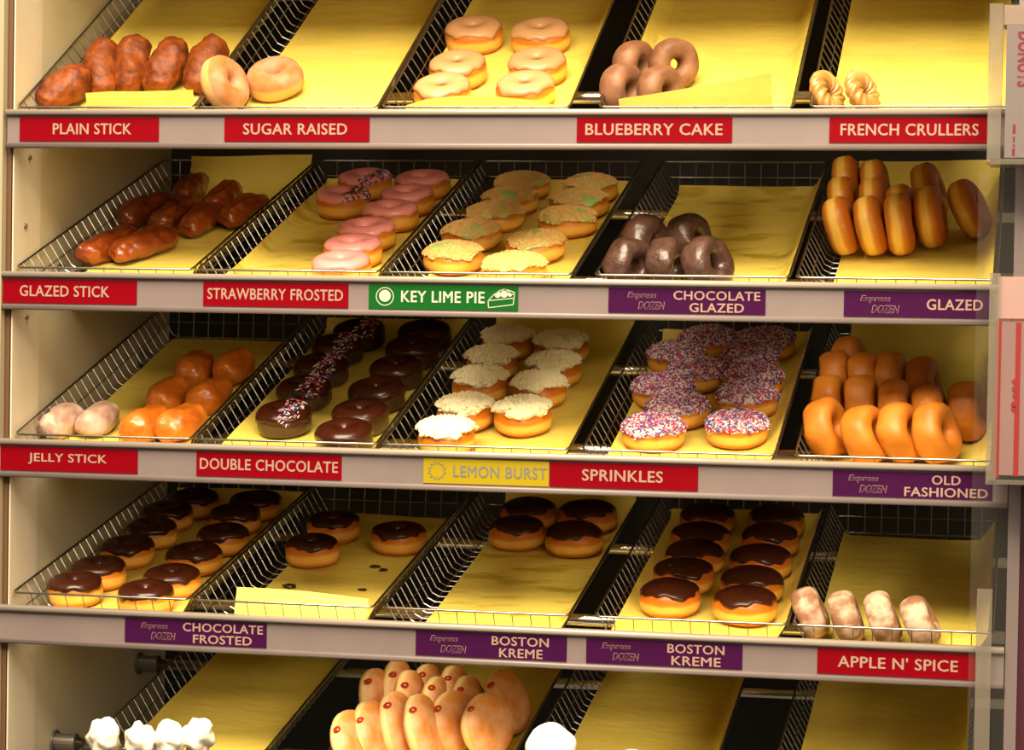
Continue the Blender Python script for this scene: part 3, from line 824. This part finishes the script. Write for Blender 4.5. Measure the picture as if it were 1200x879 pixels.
stand('glazed ring', [
 ('glazed', 976, 229, G % 'front row, first from the wire', 1, 17), ('glazed', 1013, 228, G % 'front row, second from the wire', 1, 14),
 ('glazed', 1050, 226, G % 'front row, third from the wire', -1, 8), ('glazed', 1085, 217, G % 'front row, fourth from the wire', 3, 10),
 ('glazed', 983, 206, G % 'middle row, first from the wire', 1, 10), ('glazed', 1020, 207, G % 'middle row, second from the wire', 1, 10),
 ('glazed', 1052, 215, G % 'middle row, third from the wire', -1, 10),
 ('glazed', 988, 182, G % 'back row, first from the wire', 1, 10), ('glazed', 1021, 186, G % 'back row, second from the wire', 1, 10),
 ('glazed', 1078, 189, G % 'behind the fourth of the front row', 4, 20), ('glazed', 1120, 208, G % 'standing apart at the end of the basket', 6, 28)], 'glazed rings')

# ---- third shelf
sticks('jelly stick', [
 ('sstick', 72, 496, 'pinkish sugared stick by the white wall, smaller of the two', -12), ('sstick', 116, 492, 'pinkish sugared stick beside the orange jelly sticks', -8),
 ('jstick', 171, 499, 'orange jelly stick in front, beside the sugared sticks', -12), ('jstick', 212, 497, 'orange jelly stick in front, beside the chocolate basket wire', -16),
 ('jstick', 196, 466, 'orange jelly stick in the second row, on the sugared side', -4), ('jstick', 246, 466, 'orange jelly stick in the second row, by the chocolate basket wire', -8),
 ('jstick', 228, 433, 'dark jelly stick at the back, on the open paper side', 2), ('jstick', 273, 432, 'dark jelly stick at the back, by the chocolate basket wire', -6)], 'jelly sticks')
flat('double chocolate', col('dchocspr', [(333, 494), (357, 464), (377, 437), (399, 411), (427, 388)], 'chocolate ring with red white blue sprinkles', 'of its column', 0.5) +
     col('dchoc', [(404, 516), (424, 493), (442, 466), (465, 440), (487, 414), (507, 389)], 'shiny plain chocolate ring', 'of its column'), 'double chocolate doughnuts')
flat('lemon', col('lemon', [(523, 516), (545, 488), (563, 455), (577, 430), (595, 406)], 'doughnut heaped with pale lemon crumb', 'of the wire side column') +
     col('lemon', [(613, 492), (632, 461), (650, 437), (658, 412)], 'doughnut heaped with pale lemon crumb', 'of the open side column'), 'lemon doughnuts')
flat('sprinkled', col('sprink', [(766, 510), (793, 481), (797, 452), (805, 428), (822, 406), (838, 384)], 'ring covered in bright sprinkles', 'of the lemon basket side column') +
     col('sprink', [(873, 506), (886, 464), (888, 440), (895, 415), (908, 390)], 'ring covered in bright sprinkles', 'of the old fashioned side column'), 'sprinkled doughnuts')
O = 'plain orange-brown cake ring on edge, %s'
stand('old fashioned', [
 ('old', 958, 466, O % 'front row, first from the wire', 18, 20), ('old', 1002, 473, O % 'front row, second from the wire', 18, 22, 1.0),
 ('old', 1044, 470, O % 'front row, third from the wire', 16, 20, 2.0), ('old', 1086, 470, O % 'front row, fourth from the wire', 20, 20, 3.0),
 ('old', 968, 438, O % 'second row, first from the wire', 6, 10, 1.5), ('old', 1007, 440, O % 'second row, second from the wire', 6, 8, 2.5),
 ('old', 1045, 446, O % 'second row, third from the wire', 4, 8, 0.5), ('old', 1085, 450, O % 'second row, fourth from the wire', 4, 10),
 ('old', 976, 411, O % 'third row, first from the wire', 4, 8), ('old', 1010, 412, O % 'third row, second from the wire', 4, 6, 1.0),
 ('old', 1043, 413, O % 'third row, third from the wire', 4, 6, 2.0), ('old', 1078, 418, O % 'third row, fourth from the wire', 8, 10, 3.0),
 ('old', 990, 393, O % 'highest and farthest back by itself', 8, 12, 1.0), ('old', 1127, 446, O % 'standing apart at the end of the basket', 10, 14, 2.0)], 'old fashioned rings')

# ---- fourth shelf
flat('chocolate frosted', col('chocfr', [(88, 694), (116, 675), (150, 650), (178, 628), (203, 605), (236, 584)], 'chocolate frosted ring', 'of the column by the white wall') +
     col('chocfr', [(174, 702), (200, 686), (228, 658), (262, 635), (276, 612), (306, 591)], 'chocolate frosted ring', 'of the column away from the wall'), 'chocolate frosted doughnuts')
flat('chocolate ring', [('chocring', 366, 648, 'chocolate frosted ring in front of three in the half empty basket'), ('chocring', 391, 621, 'chocolate frosted ring behind another, touching it'),
     ('chocring', 473, 634, 'chocolate frosted ring lying alone with pale hole showing')], 'three chocolate frosted rings')
flat('cream filled', [('kreme', 606, 627, 'cream filled chocolate topped doughnut, front of four, by the wire'), ('kreme', 622, 601, 'cream filled chocolate topped doughnut, back of four, by the wire'),
     ('kreme', 681, 634, 'cream filled chocolate topped doughnut, front of four, away from the wire'), ('kreme', 699, 608, 'cream filled chocolate topped doughnut, back of four, away from the wire')], 'four cream filled doughnuts')
flat('long chocolate column', col('kreme', [(785, 703), (801, 678), (814, 656), (821, 635), (829, 612)], 'cream filled chocolate topped doughnut', 'of the wire side column of five') +
     col('kreme', [(878, 712), (885, 688), (898, 662), (904, 636), (911, 611)], 'cream filled chocolate topped doughnut', 'of the column by the cinnamon doughnuts'), 'ten cream filled doughnuts')
A_ = 'cinnamon sugar ring on edge, %s from the wire'
stand('cinnamon sugar', [('spice', 938, 686, A_ % 'first', -4, 24), ('spice', 982, 690, A_ % 'second', -4, 18, 1.0), ('spice', 1023, 694, A_ % 'third', -6, 20, 2.0), ('spice', 1065, 696, A_ % 'fourth', -2, 26, 3.0)], 'cinnamon sugar rings')
rc = random.Random(4)
for i, (px, py, s, t) in enumerate(((340, 688, .0085, 'largest, beside the folded paper'), (440, 665, .006, 'upper one of a pair'), (449, 669, .005, 'lower one of a pair'), (424, 692, .005, 'small one near the folded paper'))):
    p = loc('chocolate ring', px, py, 0.004)
    c = obj('icing_crumb', blob_mesh('icing_crumb', s, M['choc'], i * 3.3, 0.5, 160, (1.2, 0.8, 0.35), 8, 12))
    tag(c, 'fallen flake of chocolate icing on yellow paper, ' + t, 'crumb', 'fallen icing flakes')
    c.matrix_world = FR['chocolate ring'][0] @ Matrix.Translation((p.x, p.y, 0.0055))

# ---- bottom shelf
for i, (px, py, t) in enumerate(((113, 846, 'first, nearest the white wall'), (156, 850, 'second from the white wall'), (190, 849, 'third from the white wall'), (224, 844, 'fourth, beside the open yellow paper'))):
    p = loc('cream topped stick', px, py + 13, 0.118)
    r = empty('cream_stick', 'sugared stick on end with white cream on top, ' + t, 'pastry', 'cream topped sticks')
    r.matrix_world = FR['cream topped stick'][0] @ Matrix.Translation((max(p.x, -0.09), p.y + 0.02, 0.056)) @ Matrix.Rotation(math.radians(90 - 6), 4, 'X')
    me = K['sstick'][i % 2][2][0][1]
    d = obj('dough', me, r); d.scale = (0.72, 1.18, 0.72); d.location = (0, 0, -0.015)
    c = obj('cream', blob_mesh('cream', 0.0212, M['wcream'], i * 2.1 + 1, 0.4, 85, (0.95, 1.05, 0.95), 14, 22), r); c.location = (0, 0.048, 0.0)
J = 'sugared jelly filled doughnut on edge, %s'
stand('jelly filled', [
 ('jelly', 398, 830, J % 'first of front row, tipped lowest', 12, 26, 0.2), ('jelly', 424, 820, J % 'second of the front row', 8, 20, 0.2), ('jelly', 456, 811, J % 'third of the front row', 6, 16),
 ('jelly', 485, 815, J % 'fourth of the front row', 8, 18), ('jelly', 522, 808, J % 'fifth of the front row', 22, 16), ('jelly', 560, 812, J % 'last of the front row, red spot showing', 26, 18, -0.2),
 ('jelly', 434, 784, J % 'back row, beside the dark gap', 6, 12), ('jelly', 476, 788, J % 'back row, second from the dark gap', 6, 8), ('jelly', 508, 792, J % 'back row, third from the dark gap', 6, 8),
 ('jelly', 542, 792, J % 'back row, fourth, small red spot', 8, 10), ('jelly', 579, 784, J % 'back row, leaning apart at the end', 14, 24),
 ('jelly', 462, 776, J % 'farthest back, first of three', 6, 8), ('jelly', 497, 777, J % 'farthest back, second of three', 6, 8), ('jelly', 527, 780, J % 'farthest back, third of three', 6, 8)], 'jelly filled doughnuts')
for px, py, t in ((645, 879, 'tallest one, beside the wire'), (616, 908, 'barely showing, in front by the wire'), (694, 910, 'barely showing, on the paper'), (739, 910, 'barely showing, farthest from the wire')):
    R, h = dims('powder'); up = 0.050 if px == 645 else 0.0; p = loc('powdered', px, py, h * 0.5 + up)
    pastry('powder', 'powdered', Vector((max(p.x, -0.10), p.y, 0.004 + up)), Matrix.Rotation(px, 3, 'Z'), 'white powdered sugar ball, ' + t, 'powdered doughnuts')

# ---------------------------------------------------------------- price labels
def text_mesh(s, bold=0.02, shear=0.0, space=1.0):
    cu = bpy.data.curves.new('t', 'FONT'); cu.body = s; cu.offset = bold; cu.shear = shear; cu.space_character = space; cu.resolution_u = 3
    o = link(bpy.data.objects.new('t', cu)); bpy.context.view_layer.update()
    me = bpy.data.meshes.new_from_object(o.evaluated_get(bpy.context.evaluated_depsgraph_get()))
    bpy.data.objects.remove(o); bpy.data.curves.remove(cu)
    return me
def put_text(parent, s, x0, x1, z0, z1, y, m, name='lettering', bold=0.02, shear=0.0, space=1.06):
    """flat letters filling a box on a plane facing the front (parent space)"""
    one_ = text_mesh(s, 0.0, shear, space); V, F = [], []
    for ci, (ox, oy) in enumerate(((0, 0), (-bold, 0), (bold, 0), (0, bold * .7), (0, -bold * .7))):
        n = len(V); V += [(v.co.x + ox, v.co.y + oy, -0.00004 * ci) for v in one_.vertices]; F += [tuple(i + n for i in p.vertices) for p in one_.polygons]
    me = mesh(name, V, F, m, False)
    X = [v.co.x for v in me.vertices]; Y = [v.co.y for v in me.vertices]
    a, c, d, e = min(X), max(X), min(Y), max(Y)
    for v in me.vertices:
        v.co = Vector((x0 + (v.co.x - a) / (c - a) * (x1 - x0), y + v.co.z, z0 + (v.co.y - d) / (e - d) * (z1 - z0)))
    me.materials.clear(); me.materials.append(m)
    return obj(name, me, parent)
YF = 0.0005
def price_label(k, px0, px1, color, label):
    py = 150 + 205 * k
    x0 = xz(px0, py, YF)[0]; x1 = min(xz(px1, py, YF)[0], -0.0205)
    zc = ZL[k] - 0.0185
    r = empty('price_label', label, 'label', 'price labels on the rails'); r.location = (x0, YF, zc)
    b = MB(); b.box(0, x1 - x0, 0, 0.001, -0.0160, 0.0158); obj('card', b.me('card', M[color]), r)
    return r, (lambda px: xz(px, py, YF)[0] - x0)
def one(k, px0, px1, color, label, s, t0, t1, ink='ink'):
    r, f = price_label(k, px0, px1, color, label)
    put_text(r, s, f(t0), f(t1), -0.0070, 0.0078, -0.0004, M[ink])
    return r, f
def express(r, f, c):
    """the slanting outlined two-line badge"""
    x = f(c)
    for s, a, d, z0, z1 in (('Express', -0.025, 0.012, 0.0008, 0.0105), ('DOZEN', -0.011, 0.023, -0.0115, -0.0015)):
        put_text(r, s, x + a, x + d, z0, z1, -0.0004, M['inkdim'], 'badge', 0.05, 0.25)
        put_text(r, s, x + a + .0009, x + d - .0009, z0 + .0008, z1 - .0008, -0.0008, M['violet'], 'badge_fill', 0.0, 0.25)
def two(k, px0, px1, label, la, a0, a1, lb, b0, b1, ec):
    r, f = price_label(k, px0, px1, 'violet', label)
    if lb:
        put_text(r, la, f(a0), f(a1), 0.0012, 0.0128, -0.0004, M['ink']); put_text(r, lb, f(b0), f(b1), -0.0140, -0.0024, -0.0004, M['ink'])
    else: put_text(r, la, f(a0), f(a1), -0.0065, 0.0070, -0.0004, M['ink'])
    express(r, f, ec)
one(0, 23, 186, 'red', 'red price label reading plain stick', 'PLAIN STICK', 62, 154)
one(0, 263, 433, 'red', 'red price label reading sugar raised', 'SUGAR RAISED', 285, 407)
one(0, 676, 858, 'red', 'red price label reading blueberry cake', 'BLUEBERRY CAKE', 686, 847)
one(0, 972, 1157, 'red', 'red price label reading french crullers', 'FRENCH CRULLERS', 985, 1147)
one(1, 3, 160, 'red', 'red price label reading glazed stick', 'GLAZED STICK', 23, 128)
one(1, 238, 408, 'red', 'red price label reading strawberry frosted', 'STRAWBERRY FROSTED', 243, 402)
r, f = one(1, 432, 607, 'green', 'green price label with lime slice and pie slice drawings', 'KEY LIME PIE', 470, 568, 'white')
def ring2d(cx, cz, r0, r1, n=28):
    V = [(cx + q * math.cos(2 * PI * i / n), -0.0004, cz + q * math.sin(2 * PI * i / n)) for q in (r0, r1) for i in range(n)]
    return V, [(i, (i + 1) % n, n + (i + 1) % n, n + i) for i in range(n)]
def disc2d(cx, cz, r, n=24): return [(cx + r * math.cos(2 * PI * i / n), -0.0004, cz + r * math.sin(2 * PI * i / n)) for i in range(n)], [tuple(range(n))]
b = MB(); c = f(451); b.add(*ring2d(c, 0.0, 0.0108, 0.0120)); b.add(*disc2d(c, 0.0008, 0.0078)); obj('lime_drawing', b.me('lime_drawing', M['white']), r)
b = MB(); x = f(572); u = f(603) - f(572)
def stroke(b, pts, wd=0.0011):
    for (xa, za), (xb, zb) in zip(pts[:-1], pts[1:]):
        l = math.hypot(xb - xa, zb - za) or 1e-6; nx, nz = -(zb - za) / l * wd / 2, (xb - xa) / l * wd / 2
        b.add([(xa + nx, -0.0004, za + nz), (xa - nx, -0.0004, za - nz), (xb - nx, -0.0004, zb - nz), (xb + nx, -0.0004, zb + nz)], [(0, 1, 2, 3)])
stroke(b, [(x, -0.0035), (x + 0.3 * u, 0.0075), (x + 0.62 * u, 0.0118), (x + u, 0.0075), (x + 0.95 * u, -0.008), (x + 0.02 * u, -0.0125), (x, -0.0035), (x + 0.95 * u, 0.0002)])
stroke(b, [(x + 0.62 * u, 0.0118), (x + u, 0.0040)])
for cx, cz, q in ((0.36, 0.0045, 0.0042), (0.60, 0.0052, 0.0046), (0.82, 0.0050, 0.0030)): b.add(*disc2d(x + cx * u, cz, q))
obj('pie_drawing', b.me('pie_drawing', M['white']), r)
two(1, 713, 897, 'purple price label for the chocolate glazed rings', 'CHOCOLATE', 789, 891, 'GLAZED', 808, 872, 758)
two(1, 989, 1165, 'purple price label for the glazed rings', 'GLAZED', 1086, 1152, None, 0, 0, 1032)
one(2, 0, 161, 'red', 'red price label reading jelly stick', 'JELLY STICK', 33, 125)
one(2, 230, 400, 'red', 'red price label reading double chocolate', 'DOUBLE CHOCOLATE', 234, 396)
r, f = one(2, 496, 643, 'yellow', 'yellow price label with sun drawing and grey letters', 'LEMON BURST', 531, 641, 'inkgrey')
b = MB(); c = f(512); pts = []
for i in range(25):
    q = 0.0085 + (0.0035 if i % 2 else 0.0); pts.append((c + q * math.cos(2 * PI * i / 24), 0.0 + q * math.sin(2 * PI * i / 24)))
stroke(b, pts, 0.0009); obj('sun_drawing', b.me('sun_drawing', M['inkgrey']), r)
one(2, 644, 818, 'red', 'red price label reading sprinkles', 'SPRINKLES', 682, 777)
two(2, 976, 1163, 'purple price label for the old fashioned rings', 'OLD', 1092, 1126, 'FASHIONED', 1060, 1158, 1018)
two(3, 146, 312, 'purple price label for the chocolate frosted rings', 'CHOCOLATE', 214, 308, 'FROSTED', 226, 295, 186)
two(3, 487, 664, 'purple price label under the four cream filled doughnuts', 'BOSTON', 576, 643, 'KREME', 585, 636, 526)
two(3, 687, 870, 'purple price label under the ten cream filled doughnuts', 'BOSTON', 782, 849, 'KREME', 787, 845, 728)
one(3, 958, 1144, 'red', 'red price label under the cinnamon sugar rings', "APPLE N' SPICE", 982, 1123)

# ---------------------------------------------------------------- right end: acrylic panel and holders
def pxbox(b, px0, px1, py0, py1, Y0, Y1, k=0):
    x0, z1 = xz(px0, py0, Y0); x1, z0 = xz(px1, py1, Y0); b.box(x0, x1, Y0, Y1, z0, z1, k)
t = empty('acrylic_guard', 'clear acrylic guard panel at the end of the shelves', 'panel')
b = MB(); pxbox(b, 1147, 1188, 200, 980, -0.016, -0.013); obj('sheet', b.me('sheet', M['acrylic']), t)
b = MB(); pxbox(b, 1145, 1157, 690, 980, -0.019, -0.0165); obj('taped_edge', b.me('taped_edge', M['acrylic_edge']), t)
def holder(name, label, boxes, card):
    r = empty(name, label, 'holder')
    return r
h = empty('acrylic_holder', 'clear acrylic holder with a lettered mauve box, above the other holder', 'holder', 'acrylic holders')
b = MB(); pxbox(b, 1160, 1172, 4, 190, -0.10, -0.03); obj('side_panel', b.me('side_panel', M['acrylic_edge']), h)
b = MB(); pxbox(b, 1160, 1290, 186, 193, -0.10, -0.03); obj('bottom_panel', b.me('bottom_panel', M['acrylic_edge']), h)
b = MB(); pxbox(b, 1160, 1290, 4, 190, -0.103, -0.1005); obj('front_panel', b.me('front_panel', M['acrylic']), h)
c = empty('carton', 'mauve carton with crimson upright lettering in acrylic holder', 'carton')
b = MB(); pxbox(b, 1180, 1285, 29, 185, -0.097, -0.045); obj('body', b.me('body', M['card']), c)
b = MB(); pxbox(b, 1177, 1285, 6, 28, -0.096, -0.046); obj('tuck_flap', b.me('tuck_flap', M['cardtop']), c)
x0, z0 = xz(1193, 37, -0.0975); x1, z1 = xz(1209, 102, -0.0975)
me = text_mesh('DONUTS', 0.03, 0, 1.05)
X = [v.co.x for v in me.vertices]; Y = [v.co.y for v in me.vertices]; ax, cx, dy, ey = min(X), max(X), min(Y), max(Y)
for v in me.vertices:
    v.co = Vector((x0 + (v.co.y - dy) / (ey - dy) * (x1 - x0), -0.0975, z0 + (v.co.x - ax) / (cx - ax) * (z1 - z0)))
me.materials.clear(); me.materials.append(M['crimson']); obj('lettering', me, c)
b = MB()
for py0, py1, q0, q1 in ((146, 156, 1187, 1190), (160, 166, 1187, 1189), (169, 172, 1187, 1189), (174, 182, 1186, 1189)): pxbox(b, q0, q1, py0, py1, -0.0978, -0.0971)
obj('small_print', b.me('small_print', M['crimson']), c)
h = empty('acrylic_holder', 'clear acrylic holder with red edged pink carton, middle height', 'holder', 'acrylic holders')
b = MB(); pxbox(b, 1160, 1167, 320, 568, -0.10, -0.03); obj('side_panel', b.me('side_panel', M['acrylic_edge']), h)
b = MB(); pxbox(b, 1158, 1290, 562, 571, -0.10, -0.03); obj('bottom_panel', b.me('bottom_panel', M['acrylic_edge']), h)
b = MB(); pxbox(b, 1160, 1290, 320, 568, -0.103, -0.1005); obj('front_panel', b.me('front_panel', M['acrylic']), h)
c = empty('carton', 'pink carton with red edges and small red marks', 'carton')
b = MB(); pxbox(b, 1169, 1285, 376, 560, -0.097, -0.045); obj('body', b.me('body', M['pinkcard']), c)
b = MB(); pxbox(b, 1170, 1285, 324, 375, -0.094, -0.05); obj('open_flap', b.me('open_flap', mat('pale_pink_card', (0.29, 0.17, 0.15), 0.6)), c)
b = MB(); pxbox(b, 1167, 1170, 376, 560, -0.0980, -0.0965); pxbox(b, 1167, 1285, 374, 377, -0.0980, -0.0965); pxbox(b, 1191, 1193, 378, 558, -0.0980, -0.0965); obj('red_edging', b.me('red_edging', M['redprint']), c)
b = MB()
for cx_, cy_, q in ((1189, 447, 3), (1190, 456, 4), (1189, 464, 2.5), (1189, 474, 4), (1188, 479, 3)):
    X0, Z0 = xz(cx_, cy_, -0.0975); V, F = disc2d(X0, Z0, q * 0.00103, 12); b.add([(x, -0.0984, z) for x, y, z in V], F)
obj('red_marks', b.me('red_marks', M['redprint']), c)

bpy.context.view_layer.update()
